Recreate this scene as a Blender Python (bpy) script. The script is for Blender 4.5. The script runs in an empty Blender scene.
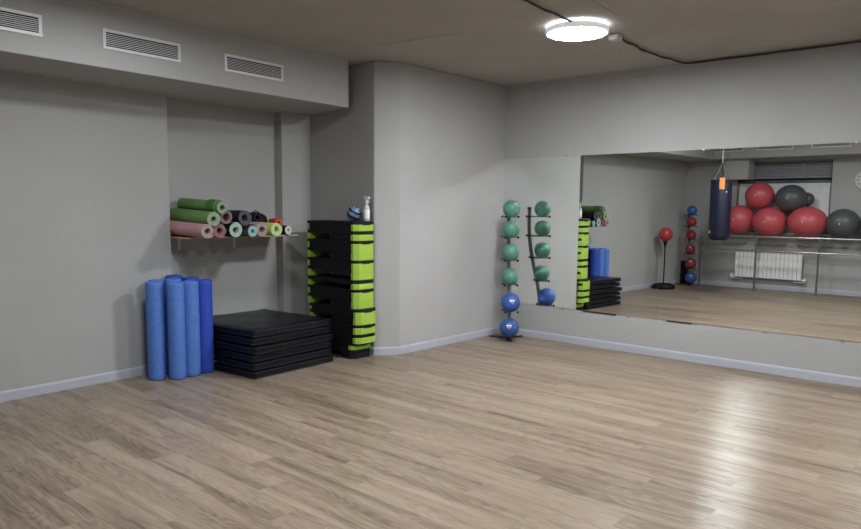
import bpy, math, random
from mathutils import Vector, Matrix
random.seed(7)
C = bpy.context.scene.collection
PI = math.pi

# ------------------------------------------------------------------ materials
def nodes(name):
    m = bpy.data.materials.new(name); m.use_nodes = True
    nt = m.node_tree; b = nt.nodes['Principled BSDF']
    return m, nt, b
def N(nt, t, **kw):
    n = nt.nodes.new(t)
    for k, v in kw.items(): setattr(n, k, v)
    return n
def srgb(r, g, b):
    f = lambda c: c/12.92 if c <= .04045 else ((c+.055)/1.055)**2.4
    return (f(r/255), f(g/255), f(b/255), 1)
def mat(name, col, rough=.5, metal=0, var=.06, vscale=8, bump=0, bscale=60, spec=.5, coat=0, stretch=(1, 1, 1)):
    m, nt, b = nodes(name)
    tc = N(nt, 'ShaderNodeTexCoord'); mp = N(nt, 'ShaderNodeMapping')
    mp.inputs['Scale'].default_value = stretch
    nt.links.new(tc.outputs['Object'], mp.inputs[0])
    n = N(nt, 'ShaderNodeTexNoise'); n.inputs['Scale'].default_value = vscale; n.inputs['Detail'].default_value = 4
    nt.links.new(mp.outputs[0], n.inputs['Vector'])
    r = N(nt, 'ShaderNodeValToRGB')
    c0 = [c*(1-var) for c in col[:3]]+[1]; c1 = [min(1, c*(1+var)) for c in col[:3]]+[1]
    r.color_ramp.elements[0].position = .3; r.color_ramp.elements[1].position = .7
    r.color_ramp.elements[0].color = c0; r.color_ramp.elements[1].color = c1
    nt.links.new(n.outputs['Fac'], r.inputs[0]); nt.links.new(r.outputs[0], b.inputs['Base Color'])
    b.inputs['Roughness'].default_value = rough; b.inputs['Metallic'].default_value = metal
    b.inputs['Specular IOR Level'].default_value = spec; b.inputs['Coat Weight'].default_value = coat
    if bump:
        n2 = N(nt, 'ShaderNodeTexNoise'); n2.inputs['Scale'].default_value = bscale; n2.inputs['Detail'].default_value = 3
        nt.links.new(mp.outputs[0], n2.inputs['Vector'])
        bp = N(nt, 'ShaderNodeBump'); bp.inputs['Strength'].default_value = bump; bp.inputs['Distance'].default_value = .01
        nt.links.new(n2.outputs['Fac'], bp.inputs['Height']); nt.links.new(bp.outputs[0], b.inputs['Normal'])
    return m
def emis(name, col, s):
    m, nt, b = nodes(name)
    b.inputs['Base Color'].default_value = col
    b.inputs['Emission Color'].default_value = col; b.inputs['Emission Strength'].default_value = s
    return m

M = {}
M['wall'] = mat('wall_paint', (.385, .388, .382, 1), .75, var=.035, vscale=1.3, bump=.08, bscale=45, spec=.25)
M['column'] = mat('column_paint', (.385, .388, .382, 1), .7, var=.035, vscale=1.3, bump=.08, bscale=45, spec=.25)
M['ceil'] = mat('concrete_ceiling', (.40, .385, .36, 1), .9, var=.07, vscale=1.6, bump=.25, bscale=14, spec=.1)
M['skirt'] = mat('baseboard_white', (.42, .44, .49, 1), .4, var=.03)
M['white'] = mat('white_metal', (.68, .68, .69, 1), .4, var=.02)
M['offwhite'] = mat('white_plastic', (.6, .6, .6, 1), .4, var=.02)
M['dark'] = mat('dark_void', (.012, .012, .014, 1), .9)
M['rub'] = mat('black_rubber', (.005, .0055, .008, 1), .6, bump=.3, bscale=160, spec=.3)
M['vinyl'] = mat('black_vinyl', (.0045, .005, .008, 1), .36, var=.15, bump=.9, bscale=7, spec=.2)
M['vinyl2'] = mat('black_piping', (.011, .012, .018, 1), .3)
M['lime'] = mat('lime_plastic', (.33, .52, .06, 1), .45, var=.03, bump=.1, bscale=120)
M['blue'] = mat('blue_foam', (.085, .19, .54, 1), .62, var=.08, vscale=30, bump=.25, bscale=90, spec=.3)
M['blue2'] = mat('royal_blue_foam', (.028, .07, .43, 1), .65, var=.08, vscale=30, bump=.25, bscale=90, spec=.3)
M['gunmetal'] = mat('grey_powder_coat', (.14, .15, .16, 1), .4, metal=.3)
M['gball'] = mat('green_rubber', (.085, .25, .185, 1), .4, var=.06, bump=.12, bscale=120)
M['bball'] = mat('blue_rubber', (.035, .10, .37, 1), .38, var=.06, bump=.12, bscale=120)
M['bball2'] = mat('dark_blue_rubber', (.03, .085, .27, 1), .4, var=.06, bump=.12, bscale=120)
M['rball'] = mat('red_rubber', (.28, .03, .04, 1), .4, var=.06, bump=.12, bscale=120)
M['rstab'] = mat('red_gym_ball', (.47, .075, .09, 1), .42, var=.04)
M['gstab'] = mat('grey_gym_ball', (.07, .074, .078, 1), .42, var=.04)
M['print'] = mat('white_print', (.75, .75, .75, 1), .5)
M['steel'] = mat('brushed_steel', (.5, .5, .5, 1), .3, metal=.9)
M['greypost'] = mat('grey_post', (.12, .12, .125, 1), .45, metal=.2)
M['wood'] = mat('light_wood', (.52, .34, .2, 1), .5, var=.1, stretch=(1, 8, 8))
M['shelfdark'] = mat('brown_board', (.10, .065, .05, 1), .6, var=.1)
M['navy'] = mat('navy_leather', (.008, .011, .03, 1), .45, bump=.2, bscale=40)
M['orange'] = mat('orange_label', (.75, .26, .08, 1), .6)
M['yellow'] = mat('yellow_print', (.75, .62, .08, 1), .6)
M['redleather'] = mat('red_leather', (.45, .045, .045, 1), .35)
M['blind'] = mat('blind_slat', (.85, .85, .86, 1), .45, var=.03)
M['blind_shaded'] = mat('shaded_blind_slat', (.42, .42, .44, 1), .4, var=.03)  # shade at the window top put into a greyer slat colour
M['radi'] = mat('radiator_enamel', (.8, .8, .8, 1), .35, var=.02)
M['cable'] = mat('dark_cable', (.03, .026, .025, 1), .7)
M['clear'] = mat('translucent_bottle', (.5, .53, .55, 1), .2, var=.03)
def simple_mirror():
    m, nt, b = nodes('mirror_silver')
    n = N(nt, 'ShaderNodeTexNoise'); n.inputs['Scale'].default_value = .6
    r = N(nt, 'ShaderNodeValToRGB')
    r.color_ramp.elements[0].color = (.91, .935, .915, 1); r.color_ramp.elements[1].color = (.93, .95, .935, 1)
    nt.links.new(n.outputs['Fac'], r.inputs[0]); nt.links.new(r.outputs[0], b.inputs['Base Color'])
    b.inputs['Metallic'].default_value = 1; b.inputs['Roughness'].default_value = 0.0
    return m
M['mirror'] = simple_mirror()
M['lamp'] = emis('lamp_diffuser_glow', (.94, .97, 1, 1), 66)
M['rim'] = emis('lamp_rim_translucent', (.8, .82, .85, 1), .16)
M['lampdim'] = emis('rear_lamp_glow', (.94, .97, 1, 1), 33)
M['halo'] = emis('lamp_back_glow', (.93, .97, 1, 1), 5)

def floor_mat():
    m, nt, b = nodes('oak_laminate')
    L = nt.links.new
    def math_(op, a, bb=None, c=None):
        n = N(nt, 'ShaderNodeMath', operation=op)
        for i, v in enumerate((a, bb, c)):
            if v is None: continue
            if isinstance(v, (int, float)): n.inputs[i].default_value = v
            else: L(v, n.inputs[i])
        return n.outputs[0]
    tc = N(nt, 'ShaderNodeTexCoord'); sp = N(nt, 'ShaderNodeSeparateXYZ'); L(tc.outputs['Object'], sp.inputs[0])
    X, Y = sp.outputs[0], sp.outputs[1]
    W, Ln = .19, 1.28
    yr = math_('DIVIDE', Y, W); row = math_('FLOOR', yr); fy = math_('FRACT', yr)
    wn = N(nt, 'ShaderNodeTexWhiteNoise', noise_dimensions='1D'); L(row, wn.inputs['W'])
    # rows step by a third of a plank with a little jitter
    off = math_('ADD', math_('MULTIPLY', row, .36), math_('MULTIPLY', wn.outputs['Value'], .22))
    xr = math_('ADD', math_('DIVIDE', X, Ln), off); col = math_('FLOOR', xr); fx = math_('FRACT', xr)
    cb = N(nt, 'ShaderNodeCombineXYZ'); L(row, cb.inputs[0]); L(col, cb.inputs[1])
    w2 = N(nt, 'ShaderNodeTexWhiteNoise', noise_dimensions='2D'); L(cb.outputs[0], w2.inputs['Vector'])
    rnd = w2.outputs['Value']
    # grain, streaked along X, shifted per plank
    def coord(sx, sy, k):
        c = N(nt, 'ShaderNodeCombineXYZ')
        L(math_('MULTIPLY', X, sx), c.inputs[0]); L(math_('MULTIPLY', Y, sy), c.inputs[1]); L(math_('MULTIPLY', rnd, k), c.inputs[2])
        return c.outputs[0]
    g1 = N(nt, 'ShaderNodeTexNoise'); g1.inputs['Scale'].default_value = 1; g1.inputs['Detail'].default_value = 4; g1.inputs['Distortion'].default_value = .6
    L(coord(.55, 9, 40), g1.inputs['Vector'])
    g2 = N(nt, 'ShaderNodeTexNoise'); g2.inputs['Scale'].default_value = 1; g2.inputs['Detail'].default_value = 6
    L(coord(6, 110, 60), g2.inputs['Vector'])
    # growth rings
    rg = N(nt, 'ShaderNodeTexNoise'); rg.inputs['Scale'].default_value = 1; rg.inputs['Detail'].default_value = 1
    L(coord(1.1, 7, 25), rg.inputs['Vector'])
    ring = math_('SINE', math_('MULTIPLY', rg.outputs['Fac'], 95))
    ring = math_('MULTIPLY', ring, .05)
    v = math_('ADD', math_('MULTIPLY', g1.outputs['Fac'], .80), math_('ADD', math_('MULTIPLY', g2.outputs['Fac'], .38), .055))
    v = math_('ADD', v, ring)
    v = math_('ADD', v, math_('MULTIPLY', math_('SUBTRACT', rnd, .5), .08))
    r = N(nt, 'ShaderNodeValToRGB'); cr = r.color_ramp
    cr.elements[0].position = .40; cr.elements[0].color = (.115, .083, .060, 1)
    cr.elements[1].position = .88; cr.elements[1].color = (.345, .277, .212, 1)
    e = cr.elements.new(.56); e.color = (.20, .154, .114, 1)
    e = cr.elements.new(.70); e.color = (.275, .217, .164, 1)
    L(v, r.inputs[0])
    # seams
    dy = math_('MINIMUM', fy, math_('SUBTRACT', 1, fy)); dx = math_('MINIMUM', fx, math_('SUBTRACT', 1, fx))
    sy = math_('LESS_THAN', dy, .006); sx = math_('LESS_THAN', dx, .0012)
    seam = math_('MAXIMUM', sy, sx)
    mx = N(nt, 'ShaderNodeMix', data_type='RGBA'); L(math_('MULTIPLY', seam, .3), mx.inputs['Factor'])
    L(r.outputs[0], mx.inputs[6]); mx.inputs[7].default_value = (.09, .065, .05, 1)
    L(mx.outputs[2], b.inputs['Base Color'])
    b.inputs['Roughness'].default_value = .31; b.inputs['Specular IOR Level'].default_value = .13
    b.inputs['Anisotropic'].default_value = .8
    tg = N(nt, 'ShaderNodeCombineXYZ'); tg.inputs[1].default_value = 1.0
    L(tg.outputs[0], b.inputs['Tangent'])
    bp = N(nt, 'ShaderNodeBump'); bp.inputs['Strength'].default_value = .15; bp.inputs['Distance'].default_value = .002
    h = math_('SUBTRACT', g2.outputs['Fac'], math_('MULTIPLY', seam, 1.2))
    L(h, bp.inputs['Height']); L(bp.outputs[0], b.inputs['Normal'])
    return m
M['floor'] = floor_mat()

# ------------------------------------------------------------------ mesh helpers
class MB:
    def __init__(s): s.v = []; s.f = []; s.m = []; s.sm = []
    def add(s, vs, fs, mi=0, smooth=False):
        o = len(s.v); s.v += [tuple(v) for v in vs]
        for f in fs: s.f.append(tuple(i+o for i in f)); s.m.append(mi); s.sm.append(smooth)
        return s
    def box(s, lo, hi, mi=0):
        x0, y0, z0 = lo; x1, y1, z1 = hi
        vs = [(x0,y0,z0),(x1,y0,z0),(x1,y1,z0),(x0,y1,z0),(x0,y0,z1),(x1,y0,z1),(x1,y1,z1),(x0,y1,z1)]
        return s.add(vs, [(0,3,2,1),(4,5,6,7),(0,1,5,4),(1,2,6,5),(2,3,7,6),(3,0,4,7)], mi)
    def prism(s, poly, axis, a, b, mi=0):
        # poly: 2D outline, extruded along axis from a to b
        n = len(poly)
        def P(u, w, t): return {'x': (t,u,w), 'y': (u,t,w), 'z': (u,w,t)}[axis]
        vs = [P(u, w, a) for u, w in poly]+[P(u, w, b) for u, w in poly]
        fs = [tuple(range(n))[::-1], tuple(range(n, 2*n))]+[(i, (i+1) % n, (i+1) % n+n, i+n) for i in range(n)]
        return s.add(vs, fs, mi)
    def tube(s, path, r, n=12, mi=0, cap=True, closed=False):
        pts = [Vector(p) for p in path]; k = len(pts)
        rings = []; up = None
        for i, p in enumerate(pts):
            if closed: t = (pts[(i+1) % k]-pts[i-1]).normalized()
            else: t = (pts[min(i+1, k-1)]-pts[max(i-1, 0)]).normalized()
            if up is None:
                up = Vector((0,0,1)) if abs(t.z) < .9 else Vector((1,0,0))
            u = (up-t*up.dot(t)).normalized(); w = t.cross(u); up = u
            rr = r[i] if isinstance(r, (list, tuple)) else r
            rings.append([p+(u*math.cos(2*PI*j/n)+w*math.sin(2*PI*j/n))*rr for j in range(n)])
        vs = [v for rg in rings for v in rg]; fs = []
        last = k if closed else k-1
        for i in range(last):
            for j in range(n):
                a = i*n+j; b = i*n+(j+1) % n; i2 = (i+1) % k
                fs.append((a, b, i2*n+(j+1) % n, i2*n+j))
        s.add(vs, fs, mi, True)
        if cap and not closed:
            s.add(rings[0], [tuple(range(n))[::-1]], mi); s.add(rings[-1], [tuple(range(n))], mi)
        return s
    def lathe(s, prof, c=(0,0,0), n=32, mi=0, mis=None, smooth=True, axis='z'):
        def P(r, h, a):
            x, y = r*math.cos(a), r*math.sin(a)
            p = {'z': (x,y,h), 'x': (h,x,y), 'y': (y,h,x)}[axis]
            return (p[0]+c[0], p[1]+c[1], p[2]+c[2])
        vs = [P(r, h, 2*PI*j/n) for r, h in prof for j in range(n)]
        for i in range(len(prof)-1):
            o = len(s.v)
            for j in range(n): pass
        o = len(s.v); s.v += vs
        for i in range(len(prof)-1):
            for j in range(n):
                s.f.append((o+i*n+j, o+i*n+(j+1) % n, o+(i+1)*n+(j+1) % n, o+(i+1)*n+j))
                s.m.append(mis[i] if mis else mi); s.sm.append(smooth)
        return s
    def sphere(s, c, r, n=32, k=18, mi=0, sc=(1,1,1)):
        vs = []; fs = []
        for i in range(1, k):
            th = PI*i/k
            for j in range(n):
                a = 2*PI*j/n
                vs.append((c[0]+r*sc[0]*math.sin(th)*math.cos(a), c[1]+r*sc[1]*math.sin(th)*math.sin(a), c[2]+r*sc[2]*math.cos(th)))
        vs.append((c[0], c[1], c[2]+r*sc[2])); vs.append((c[0], c[1], c[2]-r*sc[2]))
        for i in range(k-2):
            for j in range(n):
                fs.append((i*n+j, (i+1)*n+j, (i+1)*n+(j+1) % n, i*n+(j+1) % n))
        t = (k-1)*n
        for j in range(n):
            fs.append((t, j, (j+1) % n)); fs.append((t+1, (k-2)*n+(j+1) % n, (k-2)*n+j))
        return s.add(vs, fs, mi, True)
    def build(s, name, mats, parent=None, bevel=0, seg=2, loc=None):
        me = bpy.data.meshes.new(name); me.from_pydata(s.v, [], s.f)
        if not isinstance(mats, (list, tuple)): mats = [mats]
        for m in mats: me.materials.append(m)
        for p, mi, sm in zip(me.polygons, s.m, s.sm): p.material_index = mi; p.use_smooth = sm
        me.validate(); me.update()
        o = bpy.data.objects.new(name, me); C.objects.link(o)
        if parent: o.parent = parent
        if loc: o.location = loc
        if bevel:
            b = o.modifiers.new('bevel', 'BEVEL'); b.width = bevel; b.segments = seg; b.limit_method = 'ANGLE'; b.angle_limit = .7
        return o
def tag(o, label, cat, group=None, kind=None):
    o['label'] = label; o['category'] = cat
    if group: o['group'] = group
    if kind: o['kind'] = kind
    return o
def thing(name, label, cat, loc=(0,0,0), rz=0, group=None):
    o = bpy.data.objects.new(name, None); C.objects.link(o); o.location = loc; o.rotation_euler = (0,0,rz)
    o.empty_display_size = .05
    return tag(o, label, cat, group)
def struct(o): o['kind'] = 'structure'; return o
def copy_tree(o, parent=None):
    c = o.copy(); C.objects.link(c); c.parent = parent
    for ch in list(o.children): copy_tree(ch, c)
    return c

# ------------------------------------------------------------------ room shell
H = 3.119
TL = math.tan(-.0577)
def xl(y, x0=-.988): return x0+TL*(y+6)          # face of the long left wall
def xb(y): return -.174+TL*(y+6)                 # face of the bulkhead above it
YN = -3.935                                        # where the left wall stops and the niche begins
XN = -1.35                                        # back of niche
YC = -2.12                                        # side of the column
XR, YB = 7.2, -8.0
def s_box(name, lo, hi, m): return struct(MB().box(lo, hi).build(name, M[m]))
s_box('floor', (XN-.2, YB-.4, -.12), (XR+.1, .1, 0), 'floor')
s_box('ceiling', (XN-.2, YB-.4, H), (XR+.1, .1, H+.1), 'ceil')
s_box('wall_mirror_side', (-.02, 0, 0), (XR+.1, .1, H), 'wall')
s_box('wall_right', (XR, YB, 0), (XR+.1, 0, H), 'wall')
struct(MB().prism([(xl(YB), YB), (xl(YN), YN), (XN-.12, YN), (XN-.12, YB)], 'z', 0, H).build('wall_left', M['wall']))
s_box('wall_niche', (XN-.1, YN, 0), (XN, YC, H), 'wall')
s_box('wall_pilaster', (XN, -2.52, 0), (-1.23, YC, H), 'wall')
struct(MB().prism([(0, .1), (0, -1.895), (-.03, -1.935), (-.165, YC), (XN-.1, YC), (XN-.1, .1)], 'z', 0, H).build('wall_column', M['column'], bevel=.012))
# wall with the window hole
WX0, WX1, WZ0, WZ1 = .2, 1.96, 1.14, 2.60
mb = MB()
mb.box((-1.5, YB-.3, 0), (WX0, YB, H)); mb.box((WX1, YB-.3, 0), (XR+.1, YB, H))
mb.box((WX0, YB-.3, 0), (WX1, YB, WZ0)); mb.box((WX0, YB-.3, WZ1), (WX1, YB, H))
struct(mb.build('wall_back', M['wall']))
# bulkheads and boxed duct
struct(MB().prism([(xb(YB), YB), (xb(-2.275), -2.275), (-1.21, YC), (XN-.1, YC), (XN-.1, YB)], 'z', 2.641, H+.02).build('trim_1', M['wall'], bevel=.006))
struct(MB().prism([(xb(-7.38), -7.38), (XR, -7.38), (XR, YB-.02), (xb(YB), YB-.02)], 'z', 2.641, H+.02).build('trim_2', M['wall'], bevel=.006))
s_box('trim_3', (.05, -7.62, 2.235), (.53, YB, 2.641), 'wall')
# baseboards, a profile with a bevelled top
def skirt(name, pts):
    mb = MB(); prof = [(0,0), (.014,0), (.014,.07), (.009,.084), (0,.087)]
    # pts run with the room on the right-hand side; mitred joints
    P = [Vector((a, b)) for a, b in pts]; rings = []
    for i, p in enumerate(P):
        ns = []
        if i > 0: d = (P[i]-P[i-1]).normalized(); ns.append(Vector((d.y, -d.x)))
        if i < len(P)-1: d = (P[i+1]-P[i]).normalized(); ns.append(Vector((d.y, -d.x)))
        n = sum(ns, Vector((0,0))).normalized(); k = 1/max(.3, n.dot(ns[0]))
        rings.append([(p.x+n.x*o*k, p.y+n.y*o*k, z) for o, z in prof])
    q = len(prof); vs = [v for r in rings for v in r]; fs = []
    for i in range(len(P)-1):
        for j in range(q): fs.append((i*q+j, i*q+(j+1) % q, (i+1)*q+(j+1) % q, (i+1)*q+j))
    fs.append(tuple(range(q))[::-1]); fs.append(tuple(range((len(P)-1)*q, len(P)*q)))
    mb.add(vs, fs); return struct(mb.build(name, M['skirt']))
skirt('baseboard_left', [(xl(YB), YB), (xl(YN), YN), (XN, YN), (XN, -2.52), (-1.23, -2.52), (-1.23, YC)])
skirt('baseboard_column', [(-1.22, YC), (-.165, YC), (-.03, -1.935), (0, -1.895), (0, 0)])
skirt('baseboard_mirror_side', [(.014, 0), (XR, 0)])
skirt('baseboard_right', [(XR, -.014), (XR, YB)])
skirt('baseboard_back', [(XR-.014, YB), (xl(YB)+.014, YB)])

# window with its frame
w = struct(MB().box((WX0, YB-.26, WZ0), (WX1, YB-.24, WZ1)).build('window_1', M['clear']))
mb = MB()
for a, b in (((WX0, WZ0), (WX1, WZ0+.06)), ((WX0, WZ1-.06), (WX1, WZ1)), ((WX0, WZ0), (WX0+.06, WZ1)), ((WX1-.06, WZ0), (WX1, WZ1)), ((1.36, WZ0), (1.44, WZ1))):
    mb.box((a[0], YB-.24, a[1]), (b[0], YB-.19, b[1]))
mb.build('window_frame', M['white'], w)
MB().box((WX0, YB-.2, WZ0-.002), (WX1, YB-.001, WZ0+.02)).build('window_sill', M['white'], w)

def blind(name, label, x0, x1, z0, z1, tilt, m, y):
    t = thing(name, label, 'blind', ((x0+x1)/2, y, z0)); hw = (x1-x0)/2
    MB().box((-hw, -.02, z1-z0-.035), (hw, .02, z1-z0)).build('headrail', M['greypost'], t, .003)
    mb = MB(); z = .02
    while z < z1-z0-.05:
        c, s_ = math.cos(tilt)*.021, -math.sin(tilt)*.021
        mb.prism([(-c, z-s_), (0, z+.0015), (c, z+s_), (c, z+s_+.001), (0, z+.003), (-c, z-s_+.001)], 'x', -hw+.01, hw-.01); z += .038
    mb.build('slats', M[m], t)
    MB().box((-hw, -.014, 0), (hw, .014, .016)).build('bottom_rail', M[m], t, .003)
    for x in (-hw*.8, -hw*.25, hw*.3, hw*.8): MB().tube([(x, .024, .01), (x, .024, z1-z0-.03)], .0012, 5).build('cord', M['offwhite'], t)
blind('window_blind', 'white slatted blind covering the lower window behind the gym balls, seen in mirror', WX0+.01, 1.93, 1.165, 2.2, .95, 'blind', YB-.09)
blind('window_blind', 'slatted blind coloured grey for shade, in the window top, above the dark bar, seen in mirror', WX0+.01, 1.93, 2.26, 2.575, .7, 'blind_shaded', YB-.13)
tag(MB().box((WX0, YB-.07, 2.205), (WX1, YB-.01, 2.245)).build('window_rail', M['dark'], bevel=.004), 'dark horizontal bar across the window between its two blinds, seen in mirror', 'window bar')

# ------------------------------------------------------------------ mirror
mir = thing('wall_mirror', 'wide frameless gym mirror fixed along the right-hand wall', 'mirror', (0, 0, 0))
seams = [0.004, 2.08, 4.2, 5.56]
for a, b in zip(seams[:-1], seams[1:]):
    MB().box((a+.0008, -.006, .412), (b-.0008, -.001, 2.221)).build('mirror_panel', M['mirror'], mir)
for i, x in enumerate((.906, 1.747, 2.507, 3.205, 3.88, 4.7, 5.4)):
    mb = MB(); mb.box((x-.012, -.010, .398), (x+.012, -.0065, .424)); mb.box((x-.012, -.0065, .398), (x+.012, 0, .411))
    mb.lathe([(0, -.014), (.005, -.014), (.007, -.010)], (x, 0, .417), 10, axis='y')
    mb.build('mirror_clip', M['steel'], mir)
for x in (.906, 2.507, 3.88): MB().box((x-.012, -.010, 2.212), (x+.012, -.0065, 2.234)).box((x-.012, -.0065, 2.222), (x+.012, 0, 2.234)).build('mirror_clip', M['steel'], mir)

for a, b in ((1.17, 1.60), (2.2, 2.47)): MB().box((a, -.0085, .400), (b, -.0065, .413)).box((a, -.0065, .400), (b, -.0005, .411)).build('edge_strip', M['dark'], mir)

# ------------------------------------------------------------------ air vents
def vent(label, loc, rz, group):
    t = thing('air_vent', label, 'vent', loc, rz, group)    # local: x along the wall, -y out of it, z up, base at bottom
    Wd, Ht = .656, .15; fr = .022
    MB().box((-Wd/2+fr, -.004, fr), (Wd/2-fr, -.001, Ht-fr)).build('duct_opening', M['dark'], t)
    mb = MB()
    mb.box((-Wd/2, -.012, 0), (Wd/2, 0, fr)); mb.box((-Wd/2, -.012, Ht-fr), (Wd/2, 0, Ht))
    mb.box((-Wd/2, -.012, fr), (-Wd/2+fr, 0, Ht-fr)); mb.box((Wd/2-fr, -.012, fr), (Wd/2, 0, Ht-fr))
    mb.build('frame', M['white'], t)
    mb = MB()
    for k in range(7):
        z = fr+.0135+k*.0132
        mb.prism([(-.011, z-.0042), (-.004, z+.0012), (-.004, z+.0034), (-.011, z-.0008)], 'x', -Wd/2+fr, Wd/2-fr)
    mb.build('louvre', M['white'], t)
    mb = MB()
    for k in range(1, 12): x = -Wd/2+fr+k*(Wd-2*fr)/12; mb.box((x-.001, -.006, fr), (x+.0012, -.0045, Ht-fr))
    mb.build('rear_louvre', M['greypost'], t)
ra = math.atan(-1/TL) if False else PI/2-.0577*-1
lv = 2.783
names = ['white louvred air vent on the bulkhead, at the photo\'s left edge', 'white louvred air vent on the bulkhead, middle of the three there',
         'white louvred air vent on the bulkhead, nearest the niche corner']
for nm, y in zip(names, (-5.667, -4.573, -3.486)):
    vent(nm, (xb(y), y, lv), PI/2+.0577, 'air vents along the left bulkhead')
for nm, x in (('air vent at the mirror\'s top edge, reflected above the punching bag', .175), ('air vent at the mirror\'s top edge, reflected above the window\'s left half', 1.08),
              ('air vent at the mirror\'s top edge, reflected above the clock', 2.035)):
    vent(nm, (x, -7.38, 2.775), PI, 'air vents along the rear bulkhead')

# ------------------------------------------------------------------ ceiling lamps and cable
def lamp(label, x, y, group, glow='lamp'):
    t = thing('ceiling_lamp', label, 'lamp', (x, y, H-.070), 0, group)
    MB().lathe([(.0, .046), (.252, .046), (.258, .040), (.258, .004), (.256, 0), (.248, 0), (.240, .006), (0, .006)], n=56).build('housing', M['rim'], t)
    MB().lathe([(.0, -.003), (.20, -.003), (.23, -.001), (.237, .003), (.237, .0055)], n=56).build('diffuser', M[glow], t)
    MB().lathe([(.0, .069), (.12, .069), (.12, .047), (0, .047)], n=32).build('mounting_plate', M['offwhite'], t)
    MB().lathe([(.17, .048), (.17, .050), (.235, .050), (.235, .048)], n=48).build('backlight_ring', M['halo'], t)
lamp('round white glowing lamp under the ceiling, near the cable', 2.175, -2.03, 'ceiling lamps')
for x, y, lb in ((1.22, -5.0, 'round ceiling lamp over the left rear of the room, outside the photo'), (3.45, -5.3, 'round ceiling lamp over the rear of the room, left of the camera'), (5.6, -2.6, 'round ceiling lamp over the right of the room, outside the photo')):
    lamp(lb, x, y, 'ceiling lamps', 'lampdim' if x < 5 else 'lamp')
jb = thing('junction_box', 'small white junction box on the ceiling beside the lamp', 'junction box', (2.275, -1.55, H-.05))
MB().box((-.045, -.045, 0), (.045, .045, .045)).build('box_body', M['white'], jb, .008)
MB().box((-.038, -.038, -.004), (.038, .038, 0)).build('box_lid', M['offwhite'], jb, .003)
mb = MB()
def sag(a, b, n, amp, ph=0):
    return [(a[0]+(b[0]-a[0])*i/n+.006*math.sin(i*1.7+ph), a[1]+(b[1]-a[1])*i/n+.006*math.cos(i*1.3+ph), a[2]-.004+(b[2]-a[2])*i/n-amp*abs(math.sin(PI*i*2/n+ph*.2))) for i in range(n+1)]
z = H-.012
for ph, r, amp in ((0, .009, .012), (2, .006, .006)):
    mb.tube(sag((2.30, -7.3, z), (2.285, -3.0, z), 18, amp, ph)+sag((2.28, -2.9, z), (2.25, -2.16, z), 6, amp, ph)[0:], r, 8)
    mb.tube(sag((2.29, -1.52, z), (2.225, -.75, z), 9, amp, ph)+sag((2.23, -.7, z), (2.31, -.05, z), 6, amp, ph)
            +sag((2.36, -.03, z), (7.1, -.03, z), 40, .005, ph), r, 8)
tag(mb.build('ceiling_cable', M['cable']), 'dark cable sagging along the ceiling past the lamp to the wall', 'cable')
# hairline joints of the concrete slabs
for i, (a, b) in enumerate((((.393, -2.579), (1.318, -2.454)), ((2.63, -2.62), (2.57, -2.08)))):
    d = Vector((b[0]-a[0], b[1]-a[1])); n_ = Vector((-d.y, d.x)).normalized()*.0025
    MB().prism([(a[0]-n_.x, a[1]-n_.y), (b[0]-n_.x*.3, b[1]-n_.y*.3), (b[0]+n_.x*.3, b[1]+n_.y*.3), (a[0]+n_.x, a[1]+n_.y)], 'z', H-.0012, H+.001).build('trim_%d' % (4+i), M['shelfdark'])['kind'] = 'structure'

# ------------------------------------------------------------------ foam rollers
def roller(x, y, h, m, label):
    r = .077; p = [(0, h-.004), (.022, h-.004), (.026, h), (r-.014, h), (r-.004, h-.003), (r, h-.012)]
    k = 26
    p += [(r+.0006*math.sin(i*2.1), h-.012-(h-.026)*i/k) for i in range(1, k)]
    p += [(r, .012), (r-.004, .003), (r-.014, 0), (0, 0)]
    o = MB().lathe(p[::-1], n=40).build('foam_roller', M[m], loc=(x, y, 0))
    tag(o, label, 'foam roller', 'foam rollers standing by the left wall')
roller(-.838, -4.255, .905, 'blue', 'light blue foam roller standing on end, leftmost in the front row')
roller(-.722, -4.112, .90, 'blue', 'light blue foam roller standing on end, second from left in the front row')
roller(-.74, -3.952, .90, 'blue', 'light blue foam roller, third from left in the front row, behind its neighbour')
roller(-.765, -3.795, .90, 'blue2', 'royal blue foam roller nearest the black mats, front row')
roller(-.998, -4.15, .905, 'blue', 'light blue foam roller standing at the wall behind the leftmost one')
roller(-.897, -4.035, .915, 'blue', 'light blue foam roller in the middle of the rear row, its top showing')
roller(-.912, -3.848, .915, 'blue2', 'royal blue foam roller behind the one nearest the mats')
roller(-1.027, -3.955, .935, 'blue2', 'dark blue foam roller rearmost in the wall corner, only its top showing')

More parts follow.
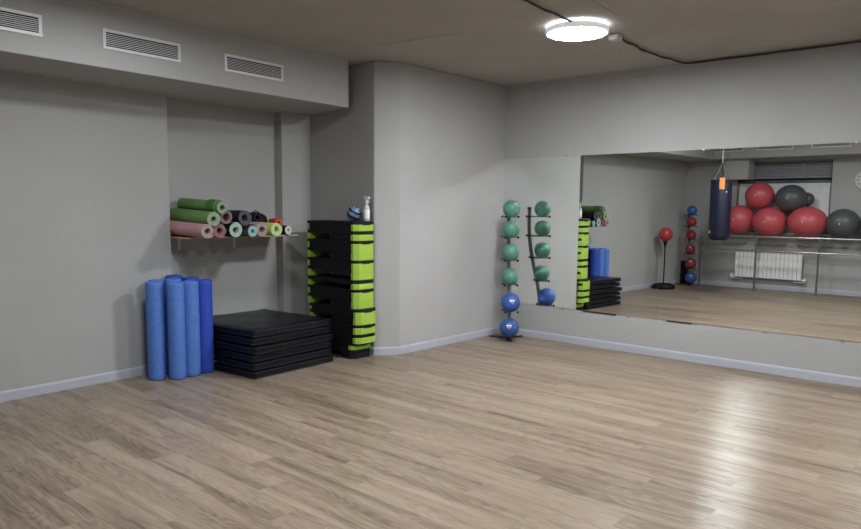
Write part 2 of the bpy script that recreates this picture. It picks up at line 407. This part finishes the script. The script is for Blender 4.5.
# ------------------------------------------------------------------ folding mats
def slab(L, W, T, seed):
    rnd = random.Random(seed); mb = MB(); n = 22; vs = []; fs = []
    ph = [rnd.uniform(0, 6) for _ in range(4)]
    def edge(i):  # rounded distribution
        return -1+2*i/n
    prof = [(-1, -.0), (-.9, .0)]
    for top in (1, 0):
        for i in range(n+1):
            for j in range(n+1):
                u, v = edge(i), edge(j)
                e = max(abs(u), abs(v)); drop = .010*max(0, (e-.93)/.07)**2
                wv = -.003+.0028*math.sin(u*5+ph[0])*math.cos(v*4+ph[1])+.0012*math.sin(u*13+v*9+ph[2])
                zz = (T-drop+wv) if top else (0+drop*.8)
                vs.append((u*L/2, v*W/2, zz))
    q = (n+1)**2
    for i in range(n):
        for j in range(n):
            a = i*(n+1)+j; fs.append((a, a+n+1, a+n+2, a+1)); fs.append((q+a, q+a+1, q+a+n+2, q+a+n+1))
    mb.add(vs, fs, 0, True)
    # side band, slightly bulged
    loop = [(i, 0) for i in range(n)]+[(n, j) for j in range(n)]+[(i, n) for i in range(n, 0, -1)]+[(0, j) for j in range(n, 0, -1)]
    k = len(loop); side = []
    for (i, j) in loop: side.append(vs[i*(n+1)+j])
    mid = []; low = []
    for (i, j) in loop:
        u, v = edge(i), edge(j); l2 = math.hypot(u, v)
        b_ = .006*(1+.4*math.sin(7*u+5*v+ph[3]))
        nx = (1 if u == 1 else -1 if u == -1 else 0); ny = (1 if v == 1 else -1 if v == -1 else 0)
        mid.append((u*L/2+nx*b_, v*W/2+ny*b_, T*.5)); low.append(vs[q+i*(n+1)+j])
    fs2 = []
    for a in range(k):
        b = (a+1) % k
        fs2.append((a, k+a, k+b, b)); fs2.append((k+a, 2*k+a, 2*k+b, k+b))
    mb.add(side+mid+low, fs2, 0, True)
    return mb, side, low
mat_top = .466; T = mat_top/6
nm = ['bottom', 'second from the bottom', 'third from the bottom', 'third from the top', 'second from the top', 'topmost']
offs = [(0.005, 0, 0), (-.004, -.006, .4), (-.012, .002, -.5), (.02, -.008, .9), (-.014, .004, -.6), (-.006, .0, .4)]
cx, cy = -.735, -3.19
for k in range(6):
    t = thing('exercise_mat', 'black vinyl exercise mat, %s of the floor stack' % nm[k], 'exercise mat', (cx+offs[k][0], cy+offs[k][1], T*k), .075+math.radians(offs[k][2]), 'stack of black folding mats')
    L_, W_ = 1.065, 1.0
    body, side, low = slab(L_, W_, T-.0035, k)
    body.build('mat_cover', M['vinyl'], t)
    mb = MB(); mb.tube([(x*1.002, y*1.002, z_) for x, y, z_ in side], .0045, 6, closed=True)
    mb.tube([(x*1.002, y*1.002, z_+.003) for x, y, z_ in low], .0045, 6, closed=True)
    mb.build('piping', M['vinyl2'], t)
    if k in (1, 4):
        MB().tube([(-.02-.15*k*.3, -W_/2-.004, T*.75), (-.02-.15*k*.3, -W_/2-.03, T*.5), (.01-.15*k*.3, -W_/2-.03, T*.3), (.01-.15*k*.3, -W_/2-.004, T*.2)], .005, 8).build('carry_loop', M['gunmetal'], t)

# ------------------------------------------------------------------ step platforms
SL, SD = .86, .288
def step(label, x, y, z, rz, plat, tall, levels):
    h = plat+sum(l[1] for l in levels)
    t = thing('aerobic_step', label, 'step platform', (x, y, z), rz, 'stack of step platforms by the column')
    hx, hy = SL/2, SD/2
    cc = .045
    def octa(c, i=0): return [(-hx+i+c, -hy+i), (hx-i-c, -hy+i), (hx-i, -hy+i+c), (hx-i, hy-i-c), (hx-i-c, hy-i), (-hx+i+c, hy-i), (-hx+i, hy-i-c), (-hx+i, -hy+i+c)]
    def endblk(s_, w, i=0):
        q = [(s_*(hx-w), -hy+i), (s_*(hx-i-cc), -hy+i), (s_*(hx-i), -hy+i+cc), (s_*(hx-i), hy-i-cc), (s_*(hx-i-cc), hy-i), (s_*(hx-w), hy-i)]
        return q if s_ > 0 else q[::-1]
    mb = MB(); mb.prism(octa(cc), 'z', h-.03, h)
    for s_ in (-1, 1): mb.box((s_*hx-(.012 if s_ > 0 else 0), -.06, h-.045), (s_*hx+(0 if s_ > 0 else .012), .06, h-.028))
    mb.build('deck', M['rub'], t, .007, 2)
    mb = MB()
    for i in range(9): yy = -hy+.03+i*(SD-.06)/8; mb.box((-hx+.05, yy-.004, h-.001), (hx-.05, yy+.004, h+.0018))
    mb.build('grip_rib', M['rub'], t)
    zb_ = h-plat
    mb = MB(); mb.box((-hx+.075, -hy+.004, zb_+.015), (hx-.075, hy-.004, h-.028))
    mb.prism(octa(cc, .003), 'z', zb_, zb_+.036); mb.build('side_skirt', M['rub'], t, .005, 2)
    capz0 = zb_+.036
    for s_ in (-1, 1):
        mb = MB(); mb.prism(endblk(s_, .08), 'z', capz0, h-.031)
        if tall: mb.prism([(s_*(hx-.012), -hy+cc*.7), (s_*(hx+.001), -hy+cc), (s_*(hx+.001), hy-cc), (s_*(hx-.012), hy-cc*.7)][::s_], 'z', zb_-.006, capz0+.01)
        if tall: mb.prism([(s_*(hx-.075), -hy-.001), (s_*(hx-cc), -hy-.001), (s_*(hx+.001), -hy+cc-.001), (s_*(hx-.012), -hy+cc), (s_*(hx-cc), -hy+.012)][::s_], 'z', zb_-.006, capz0+.01) if s_ > 0 else None
        mb.build('end_cap', M['lime'], t, .004, 2)
    zc = zb_
    for li, (colr, hh) in enumerate(levels):
        z0 = zc-hh; e = .0006
        for s_ in (-1, 1):
            mb = MB()
            if colr == 'g': mb.prism(endblk(s_, .085), 'z', z0+e, zc-e)
            else: mb.prism(endblk(s_, .20, .003), 'z', z0+e, zc-e)
            mb.build('riser_block' if colr == 'g' else 'riser_foot', M['lime' if colr == 'g' else 'rub'], t, .005, 2)
        if colr == 'k' and hh < .06:
            MB().box((-hx+.2, -hy+.006, z0+e), (hx-.2, hy-.006, zc-e)).build('riser_bar', M['rub'], t, .004, 2)
        if len(levels) == 1 and colr == 'g':
            MB().box((-hx+.42, -hy+.01, z0+e), (hx-.085, hy-.02, zc-e)).build('riser_core', M['rub'], t, .004, 2)
        zc = z0
    return h
specs = [  # bottom to top: label, dx, dy, platform, tall, levels
    ('bottom one, set back on black feet', -.050, .0, .112, False, [('k', .06)]),
    ('second from the bottom, with two lime bands', .036, -.01, .135, False, [('g', .065)]),
    ('third from the bottom, thin lime band', .040, -.008, .10, True, [('g', .065)]),
    ('middle one, tall plain lime end', .0, .0, .13, True, [('g', .075)]),
    ('third from the top, with the open gap', .0, .0, .13, True, [('g', .075), ('k', .04), ('g', .06)]),
    ('second from the top, tall plain lime end', .0, .0, .13, True, [('g', .075)]),
    ('topmost, carrying ball and spray bottle', .0, .0, .135, False, [('g', .065)])]
sx, sy, z = -.530, -2.287, 0
for lb, dx, dy, pl, tall, lv_ in specs:
    z += step('lime and black step platform, '+lb, sx+dx, sy+dy, z, -.018, pl, tall, lv_)
ztop = z+.002
# ball on top of the steps
vb = thing('volleyball', 'small blue, white and black ball on top of the step stack', 'ball', (-.32, -2.27, ztop))
def vball_mat():
    m, nt, b = nodes('panelled_ball')
    tc = N(nt, 'ShaderNodeTexCoord'); mp = N(nt, 'ShaderNodeMapping'); mp.inputs['Rotation'].default_value = (.5, .9, .3)
    wv = N(nt, 'ShaderNodeTexWave'); wv.inputs['Scale'].default_value = 6; wv.inputs['Distortion'].default_value = 3.5; wv.inputs['Detail Scale'].default_value = 1.2
    r = N(nt, 'ShaderNodeValToRGB'); cr = r.color_ramp; cr.interpolation = 'CONSTANT'
    cr.elements[0].color = (.012, .015, .02, 1); cr.elements[1].position = .3; cr.elements[1].color = (.02, .09, .28, 1)
    e = cr.elements.new(.66); e.color = (.5, .6, .55, 1); e = cr.elements.new(.86); e.color = (.03, .14, .38, 1)
    nt.links.new(tc.outputs['Object'], mp.inputs[0]); nt.links.new(mp.outputs[0], wv.inputs['Vector'])
    nt.links.new(wv.outputs['Fac'], r.inputs[0]); nt.links.new(r.outputs[0], b.inputs['Base Color']); b.inputs['Roughness'].default_value = .4
    return m
MB().sphere((0, 0, .078), .078).build('ball_panels', vball_mat(), vb)
mb = MB()
for q_ in range(3):
    mb.tube([Matrix.Rotation(q_*1.05+.3, 3, 'Z') @ Vector((math.cos(a)*.0783, 0, math.sin(a)*.0783))+Vector((0, 0, .078)) for a in [2*PI*i/40 for i in range(40)]], .0012, 5, closed=True)
mb.build('seam', M['dark'], vb)
sb = thing('spray_bottle', 'clear spray bottle with white label on top of the step stack', 'bottle', (-.175, -2.22, ztop))
MB().lathe([(0, 0), (.03, 0), (.034, .006), (.034, .12), (.031, .145), (.018, .168), (.013, .175), (.013, .19), (0, .19)], n=24).build('bottle_body', M['clear'], sb)
MB().lathe([(.0345, .03), (.0347, .032), (.0347, .118), (.0345, .12)], n=24).build('label', M['print'], sb)
MB().lathe([(.0, .186), (.017, .186), (.018, .192), (.016, .212), (.012, .222), (0, .222)], n=20).build('collar', M['white'], sb)
MB().prism([(-.022, .222), (.02, .222), (.03, .236), (.042, .238), (.042, .256), (-.02, .262), (-.034, .25), (-.03, .235)], 'y', -.012, .012).build('spray_head', M['white'], sb, .003)
MB().tube([(.022, 0, .228), (.034, 0, .215), (.032, 0, .197), (.040, 0, .19)], .0035, 8).build('trigger', M['white'], sb)

# ------------------------------------------------------------------ shelf and rolled mats
SZ = 1.300
sh = thing('wall_shelf', 'light wooden wall shelf in the niche holding rolled mats', 'shelf', (XN, -3.25, SZ))
MB().box((0, -.66, -.014), (.50, .655, 0)).build('board', M['wood'], sh, .003)
for y in (-3.715, -3.075):
    yy = y+3.25
    MB().box((.0, yy-.012, -.15), (.006, yy+.012, -.016)).box((.006, yy-.012, -.022), (.44, yy+.012, -.016)).build('bracket', M['white'], sh)
PR = {}
def rm(key, col, var=.08):
    if key not in PR: PR[key] = mat('mat_foam_'+key, col, .75, var=var, vscale=25, bump=.3, bscale=150, spec=.2)
    return PR[key]
def spiral_roll(name, label, y, z, r, rin, th, outer, inner, length=.6, xf=-.575, yaw=0, pitch=0, start=0, flap=0, cat='rolled mat', group='rolled mats on the shelf'):
    # rolled sheet: spiral cross section in (y,z), extruded along x
    t0 = 0; turns = max(1.3, (r-rin)/(th*1.12)); nseg = int(turns*22); A = []; B = []
    for i in range(nseg+1):
        a = i/nseg*turns*2*PI; rr = rin+(r-th-rin)*i/nseg
        ca, sa = math.cos(a+start), math.sin(a+start)
        A.append((rr*ca, rr*sa)); B.append(((rr+th)*ca, (rr+th)*sa))
    if flap:
        # loose tail leaving the roll along its tangent
        a = turns*2*PI+start; tx, ty = -math.sin(a), math.cos(a)
        for d in (flap*.5, flap):
            A.append((A[nseg][0]+tx*d, A[nseg][1]+ty*d)); B.append((B[nseg][0]+tx*d, B[nseg][1]+ty*d))
    k = len(A); mb = MB(); vs = []
    for x in (0, -length):
        vs += [(x, u, w_) for u, w_ in A]+[(x, u, w_) for u, w_ in B]
    fin, fout, fend = [], [], []
    q_ = 2*k
    for i in range(k-1):
        fin.append((i, i+1, q_+i+1, q_+i)); fout.append((k+i+1, k+i, q_+k+i, q_+k+i+1))
        fend.append((i, k+i, k+i+1, i+1)); fend.append((q_+i+1, q_+k+i+1, q_+k+i, q_+i))
    fend.append((k-1, 2*k-1, q_+2*k-1, q_+k-1)); fend.append((0, q_, q_+k, k))
    mb.add(vs, fin+fend, 1); mb.add(vs, fout, 0)
    for i in range(len(mb.sm)): mb.sm[i] = False
    o = mb.build(name, [outer, inner])
    o.location = (xf, y, z); o.rotation_euler = (0, pitch, yaw)
    return tag(o, label, cat, group)
G = rm('green', (.14, .265, .09, 1)); Ge = rm('green_end', (.25, .34, .23, 1)); Gd = rm('green_dark', (.07, .18, .04, 1))
Pk = rm('pink', (.52, .29, .305, 1)); Pe = rm('pink_end', (.36, .265, .265, 1)); Mv = rm('mauve', (.25, .165, .18, 1)); Mg = rm('rose', (.27, .13, .15, 1))
Mi = rm('mint', (.38, .50, .44, 1)); Bk = rm('black', (.012, .013, .018, 1)); Ch = rm('charcoal', (.085, .09, .105, 1)); Ye = rm('lime_yellow', (.50, .66, .16, 1)); Yl = rm('pale_lime', (.48, .62, .30, 1))
Te = rm('teal', (.27, .45, .44, 1)); Rd = rm('orange_red', (.62, .08, .03, 1)); Wh = rm('white', (.6, .58, .57, 1))
R = spiral_roll
# bottom row
R('yoga_mat', 'pink rolled yoga mat with pale ends, lowest at the shelf\'s left end', -3.860, SZ+.069, .068, .024, .0085, Pk, Pe, length=.735, xf=-.565, pitch=.035, start=1.2, flap=.05)
R('yoga_mat', 'rose rolled mat half hidden between two lower rolls, under the mauve one', -3.712, SZ+.072, .071, .026, .008, Mg, Mg, xf=-.60)
R('yoga_mat', 'pale mint rolled mat with a visible spiral end', -3.558, SZ+.076, .074, .028, .010, Bk, Mi, xf=-.57, start=1)
R('yoga_mat', 'narrow teal and black striped roll, smallest on the shelf', -3.372, SZ+.058, .056, .018, .0065, Ch, Te, xf=-.56, start=3)
R('yoga_mat', 'pink rolled mat between the teal roll and the lime one', -3.245, SZ+.077, .074, .026, .009, Pk, Pe, xf=-.59, start=.5)
R('yoga_mat', 'lime yellow rolled mat near the shelf\'s right end', -3.083, SZ+.073, .071, .024, .009, Ye, Yl, xf=-.575, start=2.6, length=.58)
# upper row
R('yoga_mat', 'wide green rolled mat with pale grey end, middle of the left pile', -3.787, SZ+.178, .072, .022, .009, G, Ge, length=.735, xf=-.57, pitch=.045, start=-1.9)
R('yoga_mat', 'mauve rolled mat with wide dark hole, second tier', -3.637, SZ+.196, .069, .034, .009, Mv, Mv, xf=-.60, start=1.2)
R('yoga_mat', 'charcoal rolled mat resting on top between mint and teal rolls', -3.455, SZ+.192, .076, .030, .010, Bk, Ch, xf=-.565, start=-.4)
R('yoga_mat', 'green rolled mat topmost on the pile', -3.708, SZ+.288, .060, .022, .009, G, Ge, length=.72, xf=-.55, pitch=.05, start=.2)
top_roll = bpy.data.objects['yoga_mat.009']
w_ = R('mat_wrap', 'loose green sheet wrapped round the end of the topmost roll', -3.708, SZ+.288, .069, .0615, .0045, Gd, Ge, length=.14, xf=-.60, start=2, cat='mat wrap', group=None)
for k_ in ('category', 'label'): del w_[k_]
w_.parent = top_roll; w_.location = (-.05, 0, 0); w_['label'] = 'darker green loose sheet'
# bits behind
R('yoga_mat', 'black rolled mat lying far back behind the pink and lime rolls', -3.15, SZ+.190, .052, .018, .008, Bk, Bk, xf=-.80, length=.4)
bag = thing('cloth_pouch', 'black slumped pouch behind the lime roll', 'pouch', (-1.12, -2.965, SZ))
MB().sphere((0, 0, .12), .135, sc=(.85, .8, .88)).sphere((.0, .05, .15), .10, sc=(1, .9, .8)).build('pouch_body', M['rub'], bag)
MB().tube([(0, -.05, .22), (.02, 0, .255), (0, .06, .23)], .006, 8).build('pouch_strap', M['rub'], bag)
R('towel_roll', 'black rolled towel under the orange-red band', -2.862, SZ+.047, .045, .010, .006, Bk, Bk, xf=-.84, length=.3, cat='towel', group=None)
R('towel_roll', 'white and black rolled towel, rightmost on the shelf', -2.752, SZ+.054, .052, .012, .0075, Bk, Wh, xf=-.82, length=.3, yaw=.12, start=1.5, cat='towel', group=None)
R('resistance_band', 'orange-red rolled band at the shelf\'s right end', -2.845, SZ+.132, .042, .012, .006, Rd, Rd, xf=-.86, length=.26, yaw=-.35, cat='rolled band', group=None)

# ------------------------------------------------------------------ ball racks
def rack(label, px, py, rz):
    # local: +x is the outward direction, z up; pole curves outwards towards the bottom
    t = thing('ball_rack', label, 'ball rack', (px, py, 0), rz, 'ball racks')
    prof = [(.05, .03), (.055, .25), (.045, .45), (.02, .62), (-.05, .9), (-.10, 1.18), (-.115, 1.38), (-.115, 1.61)]
    def X(z):
        for (x0, z0), (x1, z1) in zip(prof, prof[1:]):
            if z <= z1: return x0+(x1-x0)*max(0, (z-z0))/(z1-z0)
        return prof[-1][0]
    pts = [(X(.03+i*1.57/28), 0, .03+i*1.57/28) for i in range(29)]
    # smooth the path
    for _ in range(3): pts = [pts[0]]+[((pts[i-1][0]+pts[i+1][0]+2*pts[i][0])/4, 0, pts[i][2]) for i in range(1, 28)]+[pts[-1]]
    MB().tube(pts, .024, 16).build('pole', M['gunmetal'], t)
    MB().tube([(-.115, 0, 1.60), (-.115, 0, 1.62)], .026, 16).build('pole_cap', M['dark'], t)
    for zc, bx, rr in RB[1:]:
        mb = MB(); z0 = zc-rr*.90; xp = X(z0)
        for s_ in (-1, 1): mb.tube([(xp-.015, s_*.075, z0), (bx+.075, s_*.075, z0)], .0075, 8)
        mb.tube([(xp, -.075, z0), (xp, .075, z0)], .009, 8)
        f = mb.build('fork', M['gunmetal'], t)
        for s_ in (-1, 1):
            for x_ in (bx+.08, xp-.02): MB().sphere((x_, s_*.075, z0), .0145, 12, 8).build('end_knob', M['rub'], f)
    mb = MB()
    mb.prism([(-.20, -.21), (-.16, -.21), (-.05, -.03), (.17, -.025), (.17, .025), (-.05, .03), (-.16, .21), (-.20, .21), (-.10, .0)], 'z', .002, .012)
    mb.tube([(.05, 0, .01), (.05, 0, .05)], .034, 16)
    mb.build('base', M['rub'], t)
# ball levels from bottom: height, outward position, radius
RB = [(.170, .185, .118), (.471, .135, .116), (.776, .062, .104), (1.073, .066, .104), (1.351, .06, .104), (1.597, .054, .104)]
cxr, cyr = .325, -.31
diag = -PI/4
rack('grey curved ball rack in the corner beside the mirror', cxr, cyr, diag)
rack('ball rack in the far left corner, seen in the mirror', -.60, -7.64, .85)
def medball(x, y, z, r, m, label, group, mark=None):
    t = thing('medicine_ball', label, 'medicine ball', (x, y, z-r), 0, group)
    MB().sphere((0, 0, r), r).build('ball_skin', M[m], t)
    if mark:
        # small printed mark, bent to the sphere, facing the given azimuth / elevation
        az, el = mark; mb = MB()
        for (u0, u1, v0, v1) in ((-.30, -.12, -.06, .12), (-.10, .03, -.02, .12), (.05, .26, -.04, .10), (-.2, .2, -.17, -.13), (-.05, .05, -.30, -.25)):
            vs = []
            for iu in range(4):
                for iv in range(3):
                    a = az+u0+(u1-u0)*iu/3; e = el+v0+(v1-v0)*iv/2; q_ = r*1.006
                    vs.append((q_*math.cos(e)*math.cos(a), q_*math.cos(e)*math.sin(a), r+q_*math.sin(e)))
            mb.add(vs, [(iu*3+iv, (iu+1)*3+iv, (iu+1)*3+iv+1, iu*3+iv+1) for iu in range(3) for iv in range(2)])
        mb.build('printed_mark', M['print'], t)
ord_ = ['lowest on', 'second from the bottom of', 'third from the bottom of', 'third from the top of', 'second from the top of', 'topmost on']
for k, (z, bx, r) in enumerate(RB):
    x, y = cxr+bx*math.cos(diag), cyr+bx*math.sin(diag)
    if k == 0: x, y = .437, -.447
    medball(x, y, z, r, 'bball2' if k == 0 else 'bball' if k < 2 else 'gball', '%s medicine ball, %s the corner rack' % ('blue' if k < 2 else 'green', ord_[k]), 'medicine balls on the corner rack',
            {0: (-.95, .35), 1: (-.75, .30), 5: (-.2, .6)}.get(k))
for k, (z, bx, r) in enumerate(RB):
    bx = .185 if k == 0 else bx
    x, y = -.60+bx*math.cos(.85), -7.64+bx*math.sin(.85)
    medball(x, y, z, r, 'bball' if k in (0, 5) else 'rball', '%s medicine ball, %s the reflected far rack' % ('blue' if k in (0, 5) else 'red', ord_[k]), 'medicine balls on the far rack',
            (1.3, .55) if k in (0, 1, 2) else None)
# dark pad leaning in the corner behind that rack
kp = thing('kick_shield', 'black pad leaning in the far corner behind the reflected ball rack', 'pad', (-.78, -7.90, 0), .0)
MB().box((-.075, -.05, .09), (.075, .05, .5)).build('pad_body', M['rub'], kp, .03, 3)
MB().box((-.08, -.055, 0), (.08, .055, .09)).build('pad_base', M['vinyl'], kp, .02, 2)

# ------------------------------------------------------------------ things behind the camera's line, seen in the mirror
# speed ball stand
t = thing('speed_ball_stand', 'red punching ball on black floor stand by the reflected wall', 'punching ball', (-.69, -6.6, 0))
MB().lathe([(0, 0), (.20, 0), (.228, .012), (.23, .05), (.21, .085), (.15, .105), (.05, .115), (0, .115)], n=36).build('base', M['rub'], t)
MB().tube([(0, 0, .1), (0, 0, .86)], .014, 12).tube([(0, 0, .84), (0, 0, .90)], [.02, .024], 12).build('pole', M['rub'], t)
MB().lathe([(.016, .88), (.03, .90), (.045, .95), (.04, .985), (0, .985)], n=20).build('spring_cup', M['rub'], t)
MB().sphere((0, 0, 1.105), .142, sc=(1, 1, 1.0)).build('punch_ball', M['redleather'], t)
# punching bag
BX, BY = .515, -6.2
t = thing('punching_bag', 'navy punching bag hanging on a rope, seen in the mirror', 'punching bag', (BX, BY, 1.04))
MB().lathe([(0, 0), (.10, .004), (.15, .02), (.178, .05), (.188, .10), (.188, 1.11), (.184, 1.125), (.170, 1.13), (.165, 1.115), (0, 1.11)], n=40).build('bag_body', M['navy'], t)
MB().lathe([(.1895, 1.075), (.1915, 1.08), (.1915, 1.11), (.1895, 1.115)], n=40).build('rim_band', M['dark'], t)
for a in (.6, 2.17, 3.74, 5.31): MB().tube([(.175*math.cos(a), .175*math.sin(a), 1.10), (.01*math.cos(a), .01*math.sin(a), 1.42)], .006, 6).build('hanging_strap', M['gunmetal'], t)
mb = MB()
mb.tube([(.02*math.cos(i*PI/8), 0, 1.435+.02*math.sin(i*PI/8)) for i in range(16)], .004, 6, closed=True)
mb.build('hanging_ring', M['gunmetal'], t)
mb = MB(); mb.tube([(0, 0, 1.45), (0.002, 0, H-1.04-.01)], .008, 8); mb.lathe([(.0, H-1.04-.012), (.05, H-1.04-.012), (.05, H-1.04), (0, H-1.04)], n=20); mb.build('rope', M['offwhite'], t)
def curved_patch(a0, a1, z0, z1, r):
    mb = MB(); n = 8
    vs = [(r*math.cos(a0+(a1-a0)*i/n), r*math.sin(a0+(a1-a0)*i/n), zz) for i in range(n+1) for zz in (z0, z1)]
    vs += [(r*.985*math.cos(a0+(a1-a0)*i/n), r*.985*math.sin(a0+(a1-a0)*i/n), zz) for i in range(n+1) for zz in (z0, z1)]
    q_ = 2*(n+1)
    fs = [(2*i, 2*i+2, 2*i+3, 2*i+1) for i in range(n)]+[(q_+2*i+1, q_+2*i+3, q_+2*i+2, q_+2*i) for i in range(n)]
    return mb.add(vs, fs)
# the mirror view looks along about +70 degrees from the bag
curved_patch(.93, 1.41, .95, 1.16, .193).build('orange_tag', M['orange'], t)
curved_patch(2.15, 2.6, .13, .19, .1895).build('yellow_mark', M['yellow'], t)
mb = MB(); mb.sphere((.19*math.cos(.72), .19*math.sin(.72), .90), .016, 12, 8, sc=(.6, .6, 1)); mb.build('rivet', M['white'], t)

# barre rack with two long rails on posts
t = thing('barre_rack', 'long steel double-rail rack on posts under the gym balls, seen in mirror', 'rack', (0, -7.5, 0))
for x in (-.30, .80, 1.93, 3.05, 4.2):
    mb = MB(); mb.tube([(x, 0, 0), (x, 0, 1.085)], .019, 12); mb.lathe([(0, 0), (.045, 0), (.045, .006), (.022, .010), (.019, .03)], (x, 0, 0), 20)
    mb.build('post', M['greypost'], t)
    if x < 4.5:
        MB().tube([(x, 0, 1.085), (x, -.49, 1.085)], .012, 10).tube([(x, 0, .80), (x, -.49, .80)], .010, 10).build('wall_arm', M['greypost'], t)
MB().tube([(-.36, 0, 1.088), (4.3, 0, 1.088)], .022, 14).build('top_rail', M['steel'], t)
MB().tube([(-.36, -.36, 1.088), (4.3, -.36, 1.088)], .018, 14).build('rear_rail', M['steel'], t)
MB().tube([(-.36, .03, .81), (4.3, .03, .81)], .017, 14).build('lower_rail', M['steel'], t)
def gymball(x, y, z, r, m, label, sz=1):
    t = thing('gym_ball', label, 'gym ball', (x, y, z-r), 0, 'gym balls on the barre rack')
    MB().sphere((0, 0, r), r, 48, 28, sc=(1, 1, sz)).build('ball_skin', M[m], t)
    nx = .55
    MB().lathe([(0, .004), (.012, .004), (.014, 0)], (0, r, r), 12, axis='y').build('valve_plug', M['offwhite'], t)
gymball(.37, -7.70, 1.42, .305, 'rstab', 'red gym ball beside the punching bag, lower row in the mirror', .97)
gymball(.975, -7.655, 1.385, .322, 'rstab', 'red gym ball, middle of three red ones in the lower reflected row', .9)
gymball(1.66, -7.655, 1.395, .350, 'rstab', 'largest red gym ball, right end of the reds in the mirror', .84)
gymball(2.262, -7.69, 1.37, .292, 'gstab', 'grey gym ball right of the reds on the reflected rack', .97)
gymball(2.855, -7.69, 1.37, .290, 'gstab', 'grey gym ball cut by the photo\'s right edge', .97)
gymball(.75, -7.69, 1.905, .272, 'rstab', 'red gym ball resting on top of two red ones', .97)
gymball(1.335, -7.695, 1.845, .288, 'gstab', 'dark grey gym ball in the upper row, mirrored before the window', .93)
gymball(1.575, -7.86, 1.83, .135, 'gstab', 'small dark ball half hidden behind the upper grey gym ball')

# radiator
RX0, n_sec, sw = .285, 16, .0795
t = thing('radiator', 'white sectional radiator below the window, seen in the mirror', 'radiator', (RX0, YB, .0))
for k in range(n_sec):
    x = k*sw
    mb = MB(); mb.box((x+.006, .05, .225), (x+sw-.006, .062, .745)); mb.box((x+.030, .062, .24), (x+sw-.030, .115, .735))
    mb.box((x+.003, .115, .235), (x+sw-.003, .127, .752)); mb.prism([(.05, .745), (.127, .745), (.127, .752), (.09, .768), (.05, .76)], 'x', x+.006, x+sw-.006)
    mb.build('radiator_section', M['radi'], t, .003)
MB().tube([(0, .09, .255), (n_sec*sw, .09, .255)], .017, 10).tube([(0, .09, .71), (n_sec*sw, .09, .71)], .017, 10).build('manifold', M['radi'], t)
for s_, x in ((-1, -.01), (1, n_sec*sw+.01)):
    MB().tube([(x, .09, .235), (x+s_*.08, .09, .235)], .022, 12).tube([(x+s_*.055, .09, .20), (x+s_*.055, .09, .30)], .018, 12).tube([(x+s_*.055, .09, .215), (x+s_*.055, .006, .215)], .012, 8).build('valve', M['radi'], t)
MB().tube([(n_sec*sw-.15, .07, .19), (n_sec*sw+.05, .07, .19)], .011, 8).tube([(0-.06, .07, .195), (.15, .07, .195)], .009, 8).build('pipe', M['radi'], t)

# wall clock
t = thing('wall_clock', 'round white wall clock cut by the photo\'s right edge', 'clock', (2.535, YB, 2.19))
MB().lathe([(0, .03), (.165, .03), (.17, .04), (.183, .04), (.19, .03), (.19, 0), (0, 0)][::-1], n=48, axis='y').build('clock_case', M['offwhite'], t)
MB().lathe([(0, .031), (.163, .031), (.163, .0305)], n=48, axis='y').build('clock_face', M['print'], t)
for k in range(12):
    a = k*PI/6; c_, s_ = math.cos(a), math.sin(a)
    MB().tube([(c_*.12, .033, s_*.12), (c_*.15, .033, s_*.15)], .006, 6).build('hour_mark', M['dark'], t)
MB().tube([(0, .035, 0), (.06, .035, .05)], .005, 6).build('hour_hand', M['dark'], t)
MB().tube([(0, .037, 0), (-.03, .037, .11)], .004, 6).build('minute_hand', M['dark'], t)

# ------------------------------------------------------------------ world, camera, view
wd = bpy.data.worlds.new('world'); bpy.context.scene.world = wd; wd.use_nodes = True
wd.node_tree.nodes['Background'].inputs[0].default_value = (.02, .02, .025, 1)
cam = bpy.data.cameras.new('camera'); co = bpy.data.objects.new('camera', cam); C.objects.link(co)
Rv = Vector((0.74675785, 0.66503727, 0.00883957)); Uv = Vector((-0.0797197, 0.07630509, 0.9938925)); Fv = Vector((-0.66030106, 0.74290171, -0.109998))
m3 = Matrix((Rv, Uv, -Fv)).transposed()
co.matrix_world = Matrix.Translation((5.31003589, -7.36577344, 1.6)) @ m3.to_4x4()
cam.sensor_width = 36; cam.lens = 705.4146*36/861; cam.shift_y = (285.999-264.5)/861; cam.clip_start = .05
bpy.context.scene.camera = co
cy_ = bpy.context.scene.cycles
cy_.caustics_reflective = True; cy_.blur_glossy = 0.0; cy_.sample_clamp_indirect = 0.0; cy_.use_denoising = True
vs = bpy.context.scene.view_settings
vs.view_transform = 'Standard'; vs.look = 'None'; vs.gamma = 1; vs.use_curve_mapping = False; vs.exposure = 1.47
